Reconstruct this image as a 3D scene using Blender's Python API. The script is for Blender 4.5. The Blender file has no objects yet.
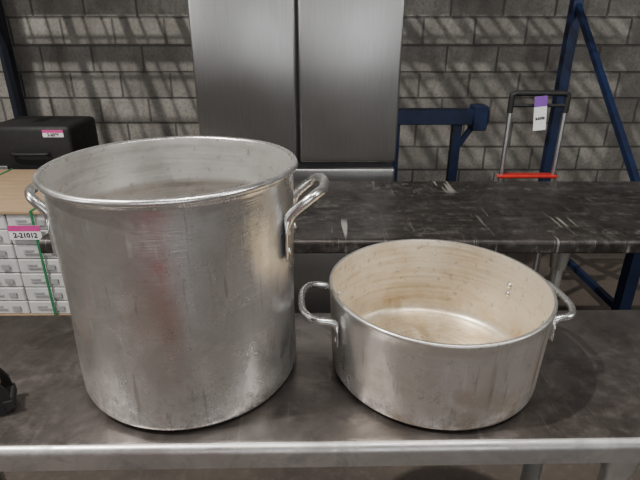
import bpy, bmesh, math, random
from mathutils import Vector, Matrix
random.seed(4)
C = bpy.context.scene.collection

# ------------------------------------------------------------ helpers
def empty(name, loc=(0,0,0), rz=0):
    e = bpy.data.objects.new(name, None); C.objects.link(e)
    e.empty_display_size = .05
    e.location = loc; e.rotation_euler = (0,0,rz); return e
def obj(name, bm, mat=None, parent=None, loc=(0,0,0), rot=(0,0,0), smooth=False):
    me = bpy.data.meshes.new(name); bmesh.ops.recalc_face_normals(bm, faces=bm.faces[:])
    bm.to_mesh(me); bm.free()
    o = bpy.data.objects.new(name, me); C.objects.link(o)
    if mat: me.materials.append(mat)
    o.location = loc; o.rotation_euler = rot
    if smooth:
        for p in me.polygons: p.use_smooth = True
        if smooth != 'all':
            try: me.set_sharp_from_angle(angle=math.radians(40))
            except Exception: pass
    if parent: o.parent = parent
    return o
def add_box(bm, x0,x1,y0,y1,z0,z1, bev=0, seg=2):
    r = bmesh.ops.create_cube(bm, size=1)
    vs = r['verts']
    for v in vs:
        v.co = Vector((x0+(v.co.x+.5)*(x1-x0), y0+(v.co.y+.5)*(y1-y0), z0+(v.co.z+.5)*(z1-z0)))
    if bev:
        es = list({e for v in vs for e in v.link_edges})
        bmesh.ops.bevel(bm, geom=es, offset=bev, segments=seg, affect='EDGES', profile=.5)
def box(name, x0,x1,y0,y1,z0,z1, mat, parent=None, bev=0, seg=2, loc=(0,0,0), rot=(0,0,0)):
    bm = bmesh.new(); add_box(bm,x0,x1,y0,y1,z0,z1,bev,seg)
    return obj(name,bm,mat,parent,loc,rot,smooth=bool(bev))
def add_beam(bm, a, b, w, d, up=Vector((0,0,1))):
    a=Vector(a); b=Vector(b); t=(b-a).normalized()
    if abs(t.dot(up))>.95: up=Vector((1,0,0))
    s=t.cross(up).normalized(); n=s.cross(t)
    vs=[]
    for p in (a,b):
        for i,j in ((-1,-1),(1,-1),(1,1),(-1,1)):
            vs.append(bm.verts.new(p+s*i*w/2+n*j*d/2))
    for f in ((0,1,2,3),(7,6,5,4),(0,4,5,1),(1,5,6,2),(2,6,7,3),(3,7,4,0)):
        bm.faces.new([vs[k] for k in f])
def catmull(P, n=8):
    P=[Vector(p) for p in P]; out=[]
    Q=[P[0]*2-P[1]]+P+[P[-1]*2-P[-2]]
    for i in range(1,len(Q)-2):
        for k in range(n):
            t=k/n; a,b,c,d=Q[i-1],Q[i],Q[i+1],Q[i+2]
            out.append(.5*((2*b)+(c-a)*t+(2*a-5*b+4*c-d)*t*t+(3*b-a-3*c+d)*t**3))
    out.append(P[-1]); return out
def add_tube(bm, pts, r, seg=14, post=None, cap=True):
    pts=[Vector(p) for p in pts]; rings=[]; nrm=None
    for i,p in enumerate(pts):
        t=(pts[min(i+1,len(pts)-1)]-pts[max(i-1,0)]).normalized()
        if nrm is None:
            u=Vector((0,0,1)) if abs(t.z)<.9 else Vector((1,0,0))
            nrm=(u-t*u.dot(t)).normalized()
        else: nrm=(nrm-t*nrm.dot(t)).normalized()
        bn=t.cross(nrm); rr=r[i] if isinstance(r,(list,tuple)) else r
        ring=[]
        for k in range(seg):
            a=2*math.pi*k/seg; q=(nrm*math.cos(a)+bn*math.sin(a))*rr
            if post: q=post(i/(len(pts)-1),q,p)
            ring.append(bm.verts.new(p+q))
        rings.append(ring)
    for i in range(len(rings)-1):
        for k in range(seg):
            bm.faces.new((rings[i][k],rings[i][(k+1)%seg],rings[i+1][(k+1)%seg],rings[i+1][k]))
    if cap: bm.faces.new(rings[0][::-1]); bm.faces.new(rings[-1])
def tube(name, pts, r, mat, parent=None, **k):
    bm=bmesh.new(); add_tube(bm,pts,r,**k); return obj(name,bm,mat,parent,smooth=True)
def lathe_bm(prof, seg=128, wob=None):
    bm=bmesh.new(); rings=[]
    for (r,z) in prof:
        if r<1e-6: rings.append([bm.verts.new((0,0,z))])
        else:
            ring=[]
            for k in range(seg):
                a=2*math.pi*k/seg; rr=r+(wob(a,z) if wob else 0)
                ring.append(bm.verts.new((rr*math.cos(a),rr*math.sin(a),z)))
            rings.append(ring)
    for A,B in zip(rings,rings[1:]):
        for k in range(seg):
            k2=(k+1)%seg
            if len(A)==1: bm.faces.new((A[0],B[k],B[k2]))
            elif len(B)==1: bm.faces.new((A[k],A[k2],B[0]))
            else: bm.faces.new((A[k],A[k2],B[k2],B[k]))
    return bm
def arc(cx,cz,r,a0,a1,n=8):
    return [(cx+r*math.cos(math.radians(a0+(a1-a0)*i/n)), cz+r*math.sin(math.radians(a0+(a1-a0)*i/n))) for i in range(n+1)]

# ------------------------------------------------------------ materials
class N:
    def __init__(s,name):
        s.m=bpy.data.materials.new(name); s.m.use_nodes=True; s.t=s.m.node_tree
        s.p=s.t.nodes['Principled BSDF']; s.tc=s.t.nodes.new('ShaderNodeTexCoord')
    def n(s,k,**kw):
        x=s.t.nodes.new(k)
        for a,b in kw.items(): setattr(x,a,b)
        return x
    def l(s,a,b): s.t.links.new(a,b)
    def noise(s,scale=(1,1,1),sc=5,det=4,rough=.6,src='Object',dist=0,rot=(0,0,0)):
        mp=s.n('ShaderNodeMapping'); mp.inputs['Scale'].default_value=scale; mp.inputs['Rotation'].default_value=rot
        s.l(s.tc.outputs[src],mp.inputs[0]); x=s.n('ShaderNodeTexNoise')
        x.inputs['Scale'].default_value=sc; x.inputs['Detail'].default_value=det
        x.inputs['Roughness'].default_value=rough; x.inputs['Distortion'].default_value=dist
        s.l(mp.outputs[0],x.inputs['Vector']); return x.outputs['Fac']
    def rng(s,v,a,b,c=0,d=1):
        x=s.n('ShaderNodeMapRange'); x.inputs[1].default_value=a; x.inputs[2].default_value=b
        x.inputs[3].default_value=c; x.inputs[4].default_value=d; s.l(v,x.inputs[0]); return x.outputs[0]
    def mix(s,f,a,b,mode='MIX'):
        x=s.n('ShaderNodeMix',data_type='RGBA',blend_type=mode)
        for v,i in ((f,0),(a,6),(b,7)):
            if isinstance(v,(int,float)): x.inputs[i].default_value=v
            elif isinstance(v,tuple): x.inputs[i].default_value=(*v,1) if len(v)==3 else v
            else: s.l(v,x.inputs[i])
        return x.outputs[2]
    def math(s,op,a,b):
        x=s.n('ShaderNodeMath',operation=op)
        for i,v in enumerate((a,b)):
            if isinstance(v,(int,float)): x.inputs[i].default_value=v
            else: s.l(v,x.inputs[i])
        return x.outputs[0]
    def set(s,k,v):
        if isinstance(v,(int,float)): s.p.inputs[k].default_value=v
        elif isinstance(v,tuple): s.p.inputs[k].default_value=(*v,1)
        else: s.l(v,s.p.inputs[k])
    def bump(s,h,st=.2,dist=.002):
        b=s.n('ShaderNodeBump'); b.inputs['Strength'].default_value=st; b.inputs['Distance'].default_value=dist
        s.l(h,b.inputs['Height']); s.l(b.outputs[0],s.p.inputs['Normal'])
    def sep(s):
        x=s.n('ShaderNodeSeparateXYZ'); s.l(s.tc.outputs['Object'],x.inputs[0]); return x.outputs

def simple(name,c1,c2=None,metal=0,rough=.5,sc=20,scale=(1,1,1),bump=0,r2=None):
    m=N(name); c2=c2 or tuple(x*.8 for x in c1)
    f=m.noise(scale,sc,5); m.set('Base Color',m.mix(m.rng(f,.35,.65),c1,c2))
    m.set('Metallic',metal); m.set('Roughness',m.rng(f,.3,.7,rough,r2 if r2 is not None else rough*1.2))
    if bump: m.bump(f,bump,.003)
    return m.m

def pot_mat(name, base, dark, H, rough=.3, footamt=1.0, cl=.6, drip=0, sm=0, fh=.36, gr=.7):
    m=N(name); X,Y,Z=m.sep()
    ang=m.noise((1,1,.14),13,6,.7)
    cloud=m.noise((1,1,.9),8,6,.65,dist=.8)
    mott=m.noise((1,1,1),26,6,.7,dist=.5)
    fine=m.noise((1,1,30),16,3,.6)
    scr=m.noise((1,1,.10),95,3,.6,rot=(.9,.6,0))
    scr2=m.noise((1,1,.10),80,3,.6,rot=(-1.0,-.7,0))
    pit=m.noise((1,1,1),75,5,.75)
    col=m.mix(m.rng(ang,.38,.68),base,tuple(x*.76 for x in base))
    col=m.mix(m.math('MULTIPLY',m.rng(cloud,.44,.58),cl),col,dark)
    col=m.mix(m.math('MULTIPLY',m.rng(mott,.50,.64),cl*.6),col,dark)
    col=m.mix(m.math('MULTIPLY',m.rng(fine,.35,.65),.14),col,tuple(x*.5 for x in base))
    col=m.mix(m.math('MULTIPLY',m.rng(scr,.64,.69),.6),col,(.96,.96,.94))
    col=m.mix(m.math('MULTIPLY',m.rng(scr2,.63,.68),.5),col,tuple(x*.42 for x in base))
    col=m.mix(m.math('MULTIPLY',m.rng(pit,.60,.68),.35),col,(.25,.23,.20))
    if sm:  # reddish reflection of something red, painted into the base colour
        red_refl=m.noise((1,1,.35),9,5,.6,dist=.4)
        band=m.math('MULTIPLY',m.rng(Z,.05*H/.43,.2*H/.43),m.rng(Z,.26*H/.43,.36*H/.43,1,0))
        col=m.mix(m.math('MULTIPLY',m.math('MULTIPLY',m.rng(red_refl,.54,.68),band),sm),col,(.66,.45,.38))
    if drip:
        dr=m.noise((1,1,.07),24,4,.6); da=m.noise((1,1,1),6,3,.6)
        dm=m.math('MULTIPLY',m.math('MULTIPLY',m.rng(dr,.56,.66),m.rng(da,.45,.6)),drip)
        col=m.mix(dm,col,(.30,.235,.16))
        bp_=m.noise((1,1,.8),13,6,.7,dist=.7)
        col=m.mix(m.math('MULTIPLY',m.math('MULTIPLY',m.rng(bp_,.50,.62),m.rng(Z,0,H*.7,1,0)),.7),col,(.38,.29,.19))
    spk=m.noise((1,1,1),48,6,.78); big=m.noise((1,1,1),9,4,.6)
    foot=m.rng(Z,0.0,H*fh,1,0)
    s=m.math('ADD',m.math('MULTIPLY',spk,.7),m.math('ADD',m.math('MULTIPLY',big,.5),m.math('MULTIPLY',foot,.28*footamt)))
    g=m.math('MULTIPLY',m.rng(s,.72,.90),m.rng(foot,0,.5))
    col=m.mix(m.math('MULTIPLY',g,gr),col,(.12,.095,.07))
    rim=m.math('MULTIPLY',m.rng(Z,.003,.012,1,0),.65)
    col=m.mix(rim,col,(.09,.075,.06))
    m.set('Base Color',col); m.set('Metallic',m.rng(g,0,1,.92,.45))
    rr=m.math('ADD',m.rng(ang,.3,.75,rough-.07,rough+.10),m.math('MULTIPLY',m.rng(cloud,.4,.62),.17))
    rr=m.math('ADD',rr,m.rng(mott,.45,.7,0,.09))
    m.set('Roughness',rr)
    tn=m.n('ShaderNodeTangent',direction_type='RADIAL',axis='Z'); m.l(tn.outputs[0],m.p.inputs['Tangent'])
    m.set('Anisotropic',.4)
    dent=m.noise((1,1,.5),5,3,.5)
    m.bump(m.math('ADD',m.math('MULTIPLY',dent,1.0),m.math('ADD',m.math('MULTIPLY',fine,.03),m.math('MULTIPLY',mott,.04))),.6,.014)
    return m.m
M_potL=pot_mat('aluminium_stockpot',(.94,.935,.925),(.56,.55,.53),.43,rough=.22,sm=.3,cl=.55)
M_potR=pot_mat('aluminium_brazier',(.95,.93,.90),(.66,.62,.56),.19,rough=.28,cl=.5,drip=.6,sm=.25,fh=.5)
def pot_in(name,base,stain,H,amt,blotc=(.34,.20,.07),bl=1.2):
    m=N(name); X,Y,Z=m.sep()
    rings=m.noise((.8,.8,20),4.0,7,.7,dist=.25); rp=m.noise((1,1,1.5),7,5,.65)
    blot=m.noise((1,1,1),9,6,.65,dist=.4); spk=m.noise((1,1,1),60,4,.7)
    # spun rings on the bottom
    rad=m.n('ShaderNodeVectorMath',operation='LENGTH'); cxy=m.n('ShaderNodeCombineXYZ'); m.l(X,cxy.inputs[0]); m.l(Y,cxy.inputs[1]); m.l(cxy.outputs[0],rad.inputs[0])
    rn=m.n('ShaderNodeTexNoise'); rn.noise_dimensions='1D'; rn.inputs['Scale'].default_value=70; rn.inputs['Detail'].default_value=4
    m.l(rad.outputs['Value'],rn.inputs['W'])
    wall=m.math('MULTIPLY',m.rng(Z,.006,.02,0,1),m.rng(rp,.38,.60,.15,1))
    col=m.mix(m.math('MULTIPLY',m.math('MULTIPLY',m.rng(rings,.42,.66),wall),amt),base,stain)
    col=m.mix(m.math('MULTIPLY',m.rng(rp,.48,.68),.5*amt),col,stain)
    low=m.rng(Z,0,H*.45,1,.05)
    col=m.mix(m.math('MULTIPLY',m.math('MULTIPLY',m.rng(blot,.36,.62),low),min(1,amt*bl)),col,blotc)
    col=m.mix(m.math('MULTIPLY',m.math('MULTIPLY',m.rng(rn.outputs['Fac'],.45,.6),m.rng(Z,.006,.012,1,0)),.45),col,stain)
    col=m.mix(m.math('MULTIPLY',m.rng(spk,.58,.68),.5*amt),col,(.14,.09,.05))
    m.set('Base Color',col); m.set('Metallic',.6); m.set('Roughness',m.rng(blot,.3,.7,.32,.46))
    m.bump(m.math('ADD',rings,m.math('MULTIPLY',spk,.3)),.25,.002); return m.m
M_inL=pot_in('aluminium_stockpot_inside',(.66,.65,.63),(.38,.36,.33),.42,.7)
M_inR=pot_in('aluminium_brazier_inside',(.88,.82,.70),(.54,.43,.28),.19,.85,(.44,.30,.13),.95)
M_alu=simple('cast_aluminium',(.86,.86,.85),(.68,.68,.67),.95,.25,30,bump=.05)
def steel(name,base,dark,rough,scr,metal=.9,dust=(.5,.48,.45),damt=.25,mark=.5):
    m=N(name)
    a=m.noise((.4,3,1),5,6,.65); b=m.noise((1,1,1),3.5,6,.7,dist=.8)
    s=m.noise((1,26,1),9,4,.7); s2=m.noise((30,1.2,1),7,3,.7,rot=(0,0,.5)); w=m.noise((1,1,1),26,6,.75)
    s3=m.noise((26,1,1),5,2,.6,rot=(0,0,-.9)); bl=m.noise((1,1,1),9,5,.65,dist=1.2)
    sc=m.noise((14,1,1),1.6,2,.5,rot=(0,0,.62)); sm=m.noise((1,1,1),2.1,2,.5)
    col=m.mix(m.rng(b,.38,.62),base,dark)
    col=m.mix(m.math('MULTIPLY',m.rng(bl,.52,.66),.55),col,tuple(x*.55 for x in dark))
    col=m.mix(m.math('MULTIPLY',m.rng(s,.62,.70),scr),col,dust)
    col=m.mix(m.math('MULTIPLY',m.rng(s2,.66,.71),scr*.8),col,dust)
    col=m.mix(m.math('MULTIPLY',m.rng(s3,.68,.72),scr*.8),col,dust)
    col=m.mix(m.math('MULTIPLY',m.math('MULTIPLY',m.rng(sc,.66,.70),m.rng(sm,.5,.56)),mark),col,tuple(min(1,x*1.3) for x in dust))
    col=m.mix(m.math('MULTIPLY',m.math('MULTIPLY',m.rng(w,.48,.70),m.rng(a,.42,.6)),damt),col,dust)
    m.set('Base Color',col); m.set('Metallic',metal)
    m.set('Roughness',m.math('ADD',m.rng(b,.3,.7,rough,rough+.14),m.math('ADD',m.rng(w,.4,.7,0,.12),m.rng(bl,.45,.65,0,.12)))); m.set('Anisotropic',.3)
    m.bump(s,.05,.001); return m.m
M_tab=steel('worn_stainless_top',(.27,.245,.232),(.135,.118,.11),.25,.3,dust=(.42,.40,.37),damt=.45)
M_tab2=steel('dark_worn_steel_top',(.060,.053,.050),(.024,.020,.018),.30,.5,.5,(.32,.30,.28),.5,.9)
M_edge=steel('stainless_edge',(.68,.67,.66),(.46,.45,.44),.28,.25,mark=0)
M_leg=simple('galvanised_leg',(.62,.62,.6),(.48,.48,.46),.8,.35,15)
m=N('brushed_stainless_door'); f=m.noise((90,90,1.2),6,3,.6); c=m.noise((1,1,1),2.2,3,.5)
m.set('Base Color',m.mix(m.rng(f,.3,.7),(.40,.395,.39),(.31,.305,.30))); m.set('Metallic',.95)
m.set('Roughness',m.rng(c,.3,.7,.30,.42)); m.set('Anisotropic',.6); M_fr=m.m
M_frd=simple('fridge_gasket_dark',(.02,.02,.022),(.015,.015,.015),0,.5)
M_frs=simple('fridge_side_grey',(.10,.10,.105),(.07,.07,.075),.3,.45)
M_blue=simple('rack_blue_paint',(.009,.022,.075),(.006,.013,.04),.1,.45,9)
M_dkblue=simple('rack_navy_paint',(.008,.011,.025),(.005,.007,.015),.1,.5,9)
M_black=simple('black_plastic',(.012,.012,.013),(.008,.008,.009),0,.55,40,bump=.03)
M_rub=simple('rubber',(.02,.02,.02),(.03,.03,.03),0,.8,40)
M_red=simple('red_paint',(.5,.02,.015),(.36,.015,.012),0,.4)
M_wrap=simple('wrapped_carton_white',(.66,.66,.65),(.52,.52,.52),0,.28,9,bump=.25)
M_kraft=simple('kraft_cardboard',(.43,.30,.18),(.34,.24,.145),0,.8,6,(1,6,1))
M_wood=simple('pallet_wood',(.42,.29,.17),(.28,.19,.11),0,.8,5,(1,14,10),bump=.2)
M_green=simple('green_strap',(.03,.22,.09),(.02,.16,.07),0,.35)
M_white=simple('label_paper',(.82,.82,.82),(.75,.75,.76),0,.55)
M_pink=simple('label_magenta',(.65,.06,.30),(.55,.05,.26),0,.5)
M_purple=simple('label_purple',(.22,.08,.42),(.18,.06,.36),0,.5)
M_ink=simple('label_ink',(.02,.02,.02),(.03,.03,.03),0,.6)
M_wire=simple('zinc_wire',(.4,.4,.4),(.3,.3,.3),.8,.4)
m=N('painted_block_wall'); X,Y,Z=m.sep(); cx=m.n('ShaderNodeCombineXYZ'); m.l(X,cx.inputs[0]); m.l(Z,cx.inputs[1])
bt=m.n('ShaderNodeTexBrick'); m.l(cx.outputs[0],bt.inputs['Vector'])
bt.inputs['Scale'].default_value=1; bt.inputs['Brick Width'].default_value=.4; bt.inputs['Row Height'].default_value=.2
bt.inputs['Mortar Size'].default_value=.010; bt.inputs['Mortar Smooth'].default_value=.5; bt.inputs['Bias'].default_value=0
bt.inputs['Color1'].default_value=(.34,.325,.295,1); bt.inputs['Color2'].default_value=(.235,.225,.205,1); bt.inputs['Mortar'].default_value=(.10,.095,.09,1)
n1=m.noise((1,1,1),2.6,6,.65); n2=m.noise((1,1,1),45,5,.7); n3=m.noise((1,1,.35),6,6,.7,dist=.5)
col=m.mix(m.math('MULTIPLY',m.rng(n1,.38,.62),.65),bt.outputs['Color'],(.11,.10,.09))
col=m.mix(m.math('MULTIPLY',m.rng(n3,.5,.66),.5),col,(.08,.07,.06))
col=m.mix(m.math('MULTIPLY',m.rng(n2,.48,.66),.55),col,(.085,.08,.075))
m.set('Base Color',col); m.set('Roughness',.85)
m.bump(m.math('ADD',m.math('MULTIPLY',bt.outputs['Fac'],-1),m.math('MULTIPLY',n2,.45)),.9,.008); M_wall=m.m
m=N('concrete_floor'); a=m.noise((1,1,1),1.3,7,.65); b=m.noise((1,1,1),30,5,.7)
col=m.mix(m.rng(a,.35,.65),(.11,.09,.075),(.05,.042,.037)); col=m.mix(m.math('MULTIPLY',m.rng(b,.5,.7),.3),col,(.20,.18,.16))
m.set('Base Color',col); m.set('Roughness',m.rng(a,.3,.7,.45,.65)); m.bump(b,.15,.002); M_floor=m.m
M_ceil=simple('ceiling_deck_paint',(.22,.21,.20),(.18,.17,.16),0,.8,3)
M_far=simple('far_wall_paint',(.18,.17,.16),(.10,.095,.09),0,.8,2)

# ------------------------------------------------------------ shell
WY=4.2
box('floor',-6,6,-7,WY,-.1,0,M_floor)
box('wall_back',-6,6,WY,WY+.2,0,6.5,M_wall)
box('wall_left',-6.2,-6,-7,WY,0,6.5,M_far)
box('wall_right',6,6.2,-7,WY,0,6.5,M_far)
box('wall_front',-6,6,-7.2,-7,0,6.5,M_far)
box('ceiling',-6,6,-7,WY,6.5,6.6,M_ceil)

# ------------------------------------------------------------ pots
def handle(parent,name,r,az,zc,s0,out,rise,drop,tr,dip=.22):
    def surf(s): return math.sqrt(r*r-s*s)
    ss=surf(s0)
    half=[(ss+.004,s0,-drop),(ss+.004,s0,-drop*.5),(ss+.006,s0,-.006),(ss+out*.25,s0,rise*dip),
          (ss+out*.7,s0*.98,rise*.72),(ss+out*.98,s0*.82,rise*.95),(ss+out*1.0+.010,s0*.4,rise)]
    P=half+[(o,-s,z) for o,s,z in half[::-1]]
    Q=catmull(P,7)
    def post(t,q,p):
        e=min(t,1-t)*(len(P)-1)
        k=max(0,min(1,(2.3-e)/1.0)); k=k*k*(3-2*k)
        return Vector((q.x*(1-.62*k), q.y*(1+.85*k), q.z))
    bm=bmesh.new(); add_tube(bm,Q,tr,seg=16,post=post)
    for s in (s0,-s0):
        for zz in (-drop*.8,-drop*.3):
            rr=bmesh.ops.create_uvsphere(bm,u_segments=12,v_segments=8,radius=tr*.85)
            bmesh.ops.scale(bm,verts=rr['verts'],vec=(.5,1,1))
            bmesh.ops.translate(bm,verts=rr['verts'],vec=(ss+.004+tr*.35,s,zz))
    obj(name,bm,M_alu,parent,loc=(0,0,zc),rot=(0,0,math.radians(az)),smooth='all')
    bm=bmesh.new()
    for s in (s0,-s0):
        for zz in (-drop*.8,-drop*.3):
            rr=bmesh.ops.create_uvsphere(bm,u_segments=12,v_segments=8,radius=.0066)
            bmesh.ops.scale(bm,verts=rr['verts'],vec=(.7,1,1))
            d=Vector((ss,s,0)).normalized()*(r-.010)
            bmesh.ops.translate(bm,verts=rr['verts'],vec=(d.x,d.y,zz))
    obj(name+'_rivets',bm,M_alu,parent,loc=(0,0,zc),rot=(0,0,math.radians(az)),smooth='all')
TZ=.90
sp=empty('stock_pot',(-.2605,.866,TZ))
H=.43; r=.2105
def wobL(a,z):
    if z<.02: return 0
    return .0014*math.sin(3*a+z*9)+.0009*math.sin(7*a+z*21)
outer=[(0,0),(r-.022,0)]+arc(r-.022,.022,.022,-80,0,8)+[(r,.022+(H-.042)*i/16) for i in range(1,17)]
outer+=[(r+.001,H-.012)]+arc(r+.003,H-.0065,.0065,-90,150,12)
inner=[(r-.003,H-.006)]+[(r-.0032,H-.02),(r-.0032,H-.09),(r-.0050,H-.096),(r-.0032,H-.102)]+[(r-.0035,H-.12-(H-.16)*i/8) for i in range(0,9)]+[(r-.012,.012),(r-.035,.005),(0,.005)]  # rim reflection put into the shape as a small inner bead
obj('pot_body',lathe_bm(outer,160,wobL),M_potL,sp,rot=(0,0,.9),smooth='all')
obj('pot_inside',lathe_bm([outer[-1]]+inner,160,wobL),M_inL,sp,rot=(0,0,.9),smooth='all')
handle(sp,'handle_1',r,-2,H-.085,.060,.055,.044,.074,.0088)
handle(sp,'handle_2',r,177,H-.085,.060,.040,.036,.074,.0088)
bp=empty('brazier_pot',(.231,.862,TZ))
H=.190; r=.205
def wobR(a,z): return 0 if z<.015 else .001*math.sin(4*a+z*12)
outer=[(0,0),(r-.018,0)]+arc(r-.020,.020,.020,-85,0,8)+[(r+.006*i/10,.020+(H-.030)*i/10) for i in range(1,11)]
R=r+.006
outer+=[(R+.0015,H-.007),(R+.002,H-.003),(R+.001,H),(R-.002,H+.0008),(R-.0045,H)]
inner=[(R-.0055,H-.004),(R-.006,H-.02)]+[(R-.006-.006*i/8,H-.02-(H-.05)*i/8) for i in range(1,9)]+arc(r-.029,.029,.023,0,-90,6)+[(r-.08,.006),(0,.006)]
obj('pot_body',lathe_bm(outer,160,wobR),M_potR,bp,smooth='all')
obj('pot_inside',lathe_bm([outer[-1]]+inner,160,wobR),M_inR,bp,smooth='all')
handle(bp,'handle_1',r+.005,5,H-.046,.080,.050,.006,.040,.0068,.3)
handle(bp,'handle_2',r+.005,182,H-.046,.070,.058,.010,.044,.0068,.3)

# ------------------------------------------------------------ tables
def extr_profile(bm,prof,x0,x1):
    a=[bm.verts.new((x0,y,z)) for y,z in prof]; b=[bm.verts.new((x1,y,z)) for y,z in prof]
    n=len(prof)
    for i in range(n): bm.faces.new((a[i],a[(i+1)%n],b[(i+1)%n],b[i]))
    bm.faces.new(a); bm.faces.new(b[::-1])
def table(name,x0,x1,y0,y1,z,lip,top,edge,legs,rz=0,shelf=None,fr=.018,lr=.02):
    e=empty(name,(0,0,0),rz)
    rr=.012
    pr=[(y1-.0,z-lip),(y1,z-rr)]+[(y1-rr+rr*math.cos(math.radians(a)),z-rr+rr*math.sin(math.radians(a))) for a in (30,60,90)]
    pr+=[(y0+fr+.004,z)]
    pr+=[(y0+fr+fr*math.cos(math.radians(a)),z-fr+fr*math.sin(math.radians(a))) for a in (100,115,130,145,160,170,180)]
    pr+=[(y0,z-lip+.006),(y0+.006,z-lip),(y0+.02,z-lip),(y0+.02,z-lip+.008),(y0+.012,z-lip+.010),(y0+.012,z-.02),(y0+.03,z-.006),(y1-.01,z-.006),(y1-.01,z-lip)]
    bm=bmesh.new(); extr_profile(bm,pr,x0,x1)
    o=obj('table_top',bm,top,e,smooth=True)
    o.data.materials.append(edge)
    for p in o.data.polygons:
        if p.center.y<y0+fr : p.material_index=1
    bm=bmesh.new()
    add_box(bm,x0+.02,x1-.02,y0+.06,y0+.10,z-.045,z-.0065); add_box(bm,x0+.02,x1-.02,y1-.10,y1-.06,z-.045,z-.0065)
    obj('under_channels',bm,M_leg,e)
    for i,lx in enumerate(legs):
        for j,ly in enumerate((y0+.08,y1-.08)):
            bm=bmesh.new()
            add_tube(bm,[(lx,ly,.0),(lx,ly,.02),(lx,ly,.021),(lx,ly,z-.14),(lx,ly,z-.139),(lx,ly,z-.046)],[lr+.008,lr+.006,lr,lr,lr+.006,lr+.018],seg=20)
            obj(f'leg_{i*2+j+1}',bm,M_leg,e,smooth=True)
    if shelf:
        bm=bmesh.new(); add_box(bm,x0+.05,x1-.05,y0+.03,y1-.03,shelf-.03,shelf,.006)
        obj('under_shelf',bm,M_tab2,e,smooth=True)
    return e
table('stainless_work_table',-.98,1.05,.631,1.066,TZ,.050,M_tab,M_edge,(-.85,.59),math.radians(1.0),.28,fr=.016,lr=.024)
table('long_steel_table',-.925,1.95,1.507,2.19,TZ,.050,M_tab2,M_tab2,(-.86,.84,1.85))

# ------------------------------------------------------------ refrigerator
fr=empty('refrigerator',(-.10,2.30,0)); W=.455
box('cabinet',-W+.008,W-.008,.07,.78,.03,1.80,M_frs,fr,.006)
for i,(a,b) in enumerate(((-W,-.006),(.006,W))):
    box(f'door_leaf_{i+1}',a,b,0,.062,.955,1.79,M_fr,fr,.012,3)
    box(f'door_gasket_{i+1}',a+.01,b-.01,.062,.07,.96,1.785,M_frd,fr)
box('door_seam',-.012,.012,.03,.066,.96,1.785,M_frd,fr)
box('pull_recess',-W+.01,W-.01,.035,.07,.905,.955,M_frd,fr,.003)
box('freezer_drawer_upper',-W,W,0,.062,.52,.925,M_fr,fr,.012,3)
box('freezer_drawer_lower',-W,W,0,.062,.08,.505,M_fr,fr,.012,3)
box('toe_grille',-W+.02,W-.02,.05,.08,.0,.07,M_frd,fr,.003)
for i,(x,y) in enumerate(((-.4,.12),(.4,.12),(-.4,.7),(.4,.7))):
    tube(f'foot_{i+1}',[(x,y,0),(x,y,.035)],.02,M_black,fr)

# ------------------------------------------------------------ carton pallet
cp=empty('pallet_of_cartons',(-1.30,2.27,0))
bm=bmesh.new()
for y in (0,.34,.66): add_box(bm,-1.2,0,y,y+.10,0,.02)
for y in (0,.34,.66):
    for x in (-1.2,-.66,-.12): add_box(bm,x,x+.12,y,y+.10,.02,.105)
for x in (-1.2,-.62+.02,-.1): add_box(bm,x,x+.10,0,.76,.105,.12)
for k in range(6): add_box(bm,-1.2,0,k*.132,k*.132+.1,.12,.14)
obj('wooden_pallet',bm,M_wood,cp)
bm=bmesh.new(); rows=7; hh=.565/rows
for k in range(rows):
    x=-.005
    for c in range(5):
        w=.23
        for yy in range(2):
            j=random.uniform(-.004,.004)
            add_box(bm,x-w+.004,x-.002+j*.4,.012+yy*.37+j,.012+yy*.37+.362,.141+k*hh,.141+(k+1)*hh-.005,.004,1)
        x-=w+.002
obj('cartons',bm,M_wrap,cp)
box('cardboard_top_sheet',-1.19,.004,0,.765,.706,.722,M_kraft,cp,.002)
bm=bmesh.new()
for k in range(rows):
    for c in range(5):
        x=-.115-.232*c; z=.141+k*hh
        add_box(bm,x-.07,x+.0,.004,.0075,z+.030,z+.036); add_box(bm,x-.07,x-.02,.004,.0075,z+.044,z+.052); add_box(bm,x+.03,x+.07,.004,.0075,z+.022,z+.05)
obj('carton_print',bm,simple('carton_grey_print',(.3,.3,.31),(.38,.38,.38)),cp)
bm=bmesh.new()
for x in (-.095,-.62): add_box(bm,x-.006,x+.006,-.006,-.001,.12,.722); add_box(bm,x-.006,x+.006,-.006,.77,.722,.726)
obj('straps',bm,M_green,cp)
def label(parent,loc,w,h,top_mat,txt,rot=(math.pi/2,0,0),up=.4):
    lb=empty('lot_label',loc) ; lb.parent=parent; lb.rotation_euler=rot
    box('label_sheet',-w/2,w/2,-h/2,h/2,0,.001,M_white,lb)
    box('label_header',-w/2,w/2,h/2-h*up,h/2,.001,.0016,top_mat,lb)
    cu=bpy.data.curves.new('label_text','FONT'); cu.body=txt; cu.size=min(h*(1-up)*.95,w/len(txt)*1.55); cu.align_x='CENTER'; cu.align_y='CENTER'; cu.extrude=.0004; cu.offset=.0012
    t=bpy.data.objects.new('label_text',cu); C.objects.link(t); cu.materials.append(M_ink); t.parent=lb; t.location=(0,-h*up/2,.0018)
    return lb
label(cp,(-.145,-.0075,.615),.16,.075,M_pink,'2-21012')

bc=empty('black_equipment_case',(-1.83,3.32,0))
box('case_base',-.26,.26,-.18,.22,0,.66,M_black,bc,.02,3)
box('case_lid',-.265,.265,-.185,.225,.665,.97,M_black,bc,.03,3)
bm=bmesh.new(); add_tube(bm,catmull([(-.1,-.185,.80),(-.1,-.22,.80),(.1,-.22,.80),(.1,-.185,.80)],6),.01); obj('case_handle',bm,M_black,bc,smooth=True)
bm=bmesh.new()
for x in (-.2,.2): add_box(bm,x-.03,x+.03,-.2,-.185,.62,.72,.004)
obj('latches',bm,M_wire,bc)
label(bc,(.16,-.187,.925),.13,.045,M_pink,'2-2098')

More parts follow.
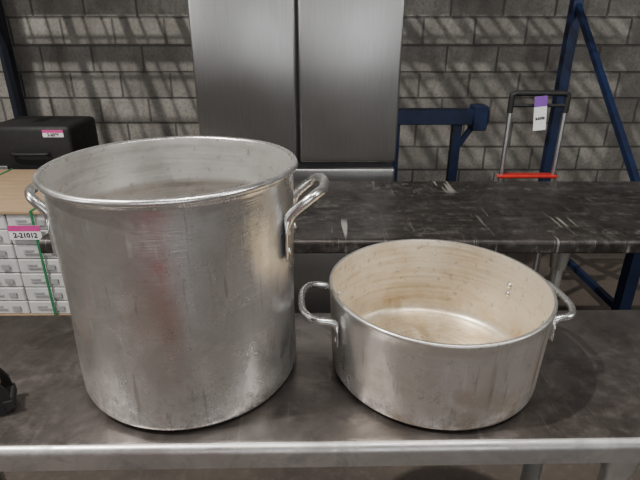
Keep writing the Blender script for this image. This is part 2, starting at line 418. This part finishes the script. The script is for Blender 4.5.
# ------------------------------------------------------------ racks
def upright(bm,x,y,z1,w=.075):
    add_box(bm,x-w/2,x+w/2,y-.004,y,0,z1); add_box(bm,x-w/2,x-w/2+.004,y,y+.06,0,z1); add_box(bm,x+w/2-.004,x+w/2,y,y+.06,0,z1)
    add_box(bm,x-w/2-.02,x+w/2+.02,y-.03,y+.08,0,.008)
def rack_frame(name,x,yf,yr,z1,mat,w=.075):
    e=empty(name,(0,0,0)); bm=bmesh.new()
    upright(bm,x,yf,z1,w); upright(bm,x,yr,z1,w); obj('posts',bm,mat,e)
    bm=bmesh.new()
    for zz in (.15,2.3): add_beam(bm,(x,yf+.03,zz),(x,yr+.03,zz),.03,.035)
    add_beam(bm,(x,yf+.03,.70),(x,yr+.03,1.68),.03,.035)
    add_beam(bm,(x,yf+.03,.64),(x,yr+.03,.18),.03,.035)
    add_beam(bm,(x,yf+.03,1.9),(x,yr+.03,2.28),.03,.035)
    obj('braces',bm,mat,e); return e
rack_frame('steel_rack_upright',1.60,2.27,3.42,3.2,M_blue,.060)
rack_frame('steel_rack_upright.001',-2.40,3.15,4.05,3.2,M_dkblue)
sh=empty('wire_deck_shelf',(0,0,0))
bm=bmesh.new()
for y in (3.22,3.50): add_box(bm,-2.46,1.64,y,y+.045,2.28,2.35)
obj('shelf_beams',bm,M_blue,sh)
bm=bmesh.new(); x=-2.44; k=0
while x<1.6:
    w=.050 if k%3==0 else .014
    add_box(bm,x,x+w,2.3,3.75,2.365,2.39); x+=.115; k+=1
for y in (2.4,2.62,2.84,3.06,3.28,3.6): add_box(bm,-2.44,1.6,y,y+.014,2.352,2.366)
obj('deck_wires',bm,M_wire,sh)

bs=empty('blue_steel_stand',(.85,3.15,0))
bm=bmesh.new()
add_box(bm,-.42,.20,0,.10,.975,1.065,.004,1)
for x in (-.40,-.01): add_box(bm,x,x+.055,.02,.08,0,.975)
add_box(bm,.10,.19,-.012,.11,.94,1.09,.006,1)
add_box(bm,-.40,.04,.03,.07,.25,.30)
for x in (-.42,-.03): add_box(bm,x,x+.10,-.20,.30,0,.03)
obj('stand_frame',bm,M_blue,bs)
bm=bmesh.new(); add_beam(bm,(.03,.05,.82),(.13,.05,.98),.03,.03); obj('gusset',bm,M_blue,bs)

# hand cart
hc=empty('folding_hand_cart',(1.075,2.52,0))
M_chr=simple('chrome_tube',(.78,.78,.79),(.66,.66,.66),1,.3,10)
for i,x in enumerate((-.135,.135)):
    tube(f'rail_{i+1}',[(x,0,.12),(x,0,.80),(x,0,1.20)],.0115,M_chr,hc)
    tube(f'lower_rail_{i+1}',[(x*1.12,.02,.10),(x*1.12,.02,.84)],.014,M_chr,hc)
bm=bmesh.new(); add_tube(bm,[Vector(p) for p in [(-.137,0,1.15),(-.137,0,1.22),(-.137,0,1.235),(-.12,0,1.243),(0,0,1.243),(.12,0,1.243),(.137,0,1.235),(.137,0,1.22),(.137,0,1.15)]],.014)
add_tube(bm,[(-.13,0,1.185),(.13,0,1.185)],.009); obj('grip',bm,M_black,hc,smooth=True)
bm=bmesh.new(); add_box(bm,-.155,.155,-.02,.035,.818,.836,.006,1); add_box(bm,-.155,.155,-.01,.03,.42,.45,.006,1); obj('cross_bars',bm,M_red,hc)
bm=bmesh.new(); add_box(bm,-.19,.19,-.26,.0,.012,.02); add_box(bm,-.19,.19,-.006,.0,.02,.12); obj('toe_plate',bm,M_chr,hc)
for i,x in enumerate((-.20,.20)):
    prof=[(.02,-.02),(.07,-.02),(.085,-.014),(.09,0),(.085,.014),(.07,.02),(.02,.02)]
    b2=lathe_bm(prof+[prof[0]],32); obj(f'wheel_{i+1}',b2,M_rub,hc,loc=(x,.07,.09),rot=(0,math.pi/2,0),smooth=True)
tube('axle',[(-.21,.07,.09),(.21,.07,.09)],.01,M_chr,hc)
bm=bmesh.new()
for x in (-.15,.15): add_beam(bm,(x,.07,.09),(x,.01,.25),.012,.03)
obj('axle_brackets',bm,M_black,hc)
label(hc,(.005,-.022,1.15),.062,.165,M_purple,'2-3193',up=.3).rotation_euler=(math.pi/2,math.radians(-6),0)

# black tape dispenser at table's left end
td=empty('tape_dispenser',(-.612,.715,TZ),math.radians(25))
bm=bmesh.new()
b2=[(-.10,0),(.035,0),(.05,.012),(.046,.05),(.03,.085),(.0,.098),(-.035,.092),(-.06,.06),(-.10,.03)]
for s in (-.022,.022):
    a=[bm.verts.new((x,s-.003,z)) for x,z in b2]; b=[bm.verts.new((x,s+.003,z)) for x,z in b2]
    for i in range(len(b2)): bm.faces.new((a[i],a[(i+1)%len(b2)],b[(i+1)%len(b2)],b[i]))
    bm.faces.new(a); bm.faces.new(b[::-1])
add_box(bm,-.10,.045,-.022,.022,0,.008); add_box(bm,.036,.052,-.028,.028,.01,.03,.002,1)
obj('side_plates',bm,M_black,td)
obj('tape_roll',lathe_bm([(.014,-.018),(.038,-.018),(.038,.018),(.014,.018),(.014,-.018)],40),M_kraft,td,loc=(-.005,0,.052),rot=(math.pi/2,0,0),smooth=True)

# ------------------------------------------------------------ added stand-in for a person in red, behind the camera (seen only as reflections)
rc=empty('red_reflection_standin',(-.46,-1.2,0))  # unseen red block added so the pots pick up a red reflection
box('standin_body',-.35,.35,-.25,.25,.1,1.4,M_red,rc,.01)
bm=bmesh.new()
for k in range(6): add_box(bm,-.32,.32,.25,.262,.14+k*.205,.14+k*.205+.19,.004,1)
obj('standin_panels',bm,M_red,rc)
bm=bmesh.new()
for k in range(6): add_box(bm,-.3,.3,.262,.275,.29+k*.205,.305+k*.205)
obj('standin_bars',bm,M_chr,rc)
for i,(x,y) in enumerate(((-.3,-.2),(.3,-.2),(-.3,.2),(.3,.2))): tube(f'standin_foot_{i+1}',[(x,y,0),(x,y,.1)],.035,M_rub,rc)

# ------------------------------------------------------------ lights
def area(name,loc,target,sx,sy,e,col=(1,1,1)):
    l=bpy.data.lights.new(name,'AREA'); l.shape='RECTANGLE'; l.size=sx; l.size_y=sy; l.energy=e; l.color=col
    o=bpy.data.objects.new(name,l); C.objects.link(o); o.location=loc
    o.rotation_euler=(Vector(target)-Vector(loc)).to_track_quat('-Z','Y').to_euler(); return o
l=bpy.data.lights.new('high_bay_lamp','SPOT'); l.energy=1200; l.spot_size=math.radians(120); l.shadow_soft_size=.05; l.color=(1,.95,.88)
o=bpy.data.objects.new('high_bay_lamp',l); C.objects.link(o); o.location=(-2.6,0,5.6)
o.rotation_euler=(Vector((0,2.5,.5))-o.location).to_track_quat('-Z','Y').to_euler()
area('added_pot_light',(.8,-.2,4.2),(.2,.9,.9),1.6,.5,66,(1,.97,.93))  # unseen overhead panel added to brighten the pots
area('added_rear_panel',(.8,-5.5,2.2),(0,1.0,1.1),4.5,2.6,105,(.95,.98,1))  # large unseen panel added behind the camera to keep the metal bright
area('added_side_light',(3.6,-.6,3.0),(.1,.9,1.0),.5,1.6,52,(1,.98,.95))  # unseen strip added on the right for reflections in the pots
area('added_side_light.001',(-3.8,-1.2,2.6),(-.2,.9,1.0),.5,1.6,52,(1,.98,.95))  # matching added strip on the left, also for the metal's reflections
w=bpy.data.worlds.new('warehouse_ambient'); bpy.context.scene.world=w; w.use_nodes=True
w.node_tree.nodes['Background'].inputs[0].default_value=(.80,.85,.92,1); w.node_tree.nodes['Background'].inputs[1].default_value=.2

# ------------------------------------------------------------ camera
cd=bpy.data.cameras.new('camera'); cam=bpy.data.objects.new('camera',cd); C.objects.link(cam)
cd.sensor_width=36; cd.lens=500/640*36; cd.clip_start=.02
cam.location=(0,0,1.55); cam.rotation_euler=(math.radians(90-23.3),0,0)
bpy.context.scene.camera=cam
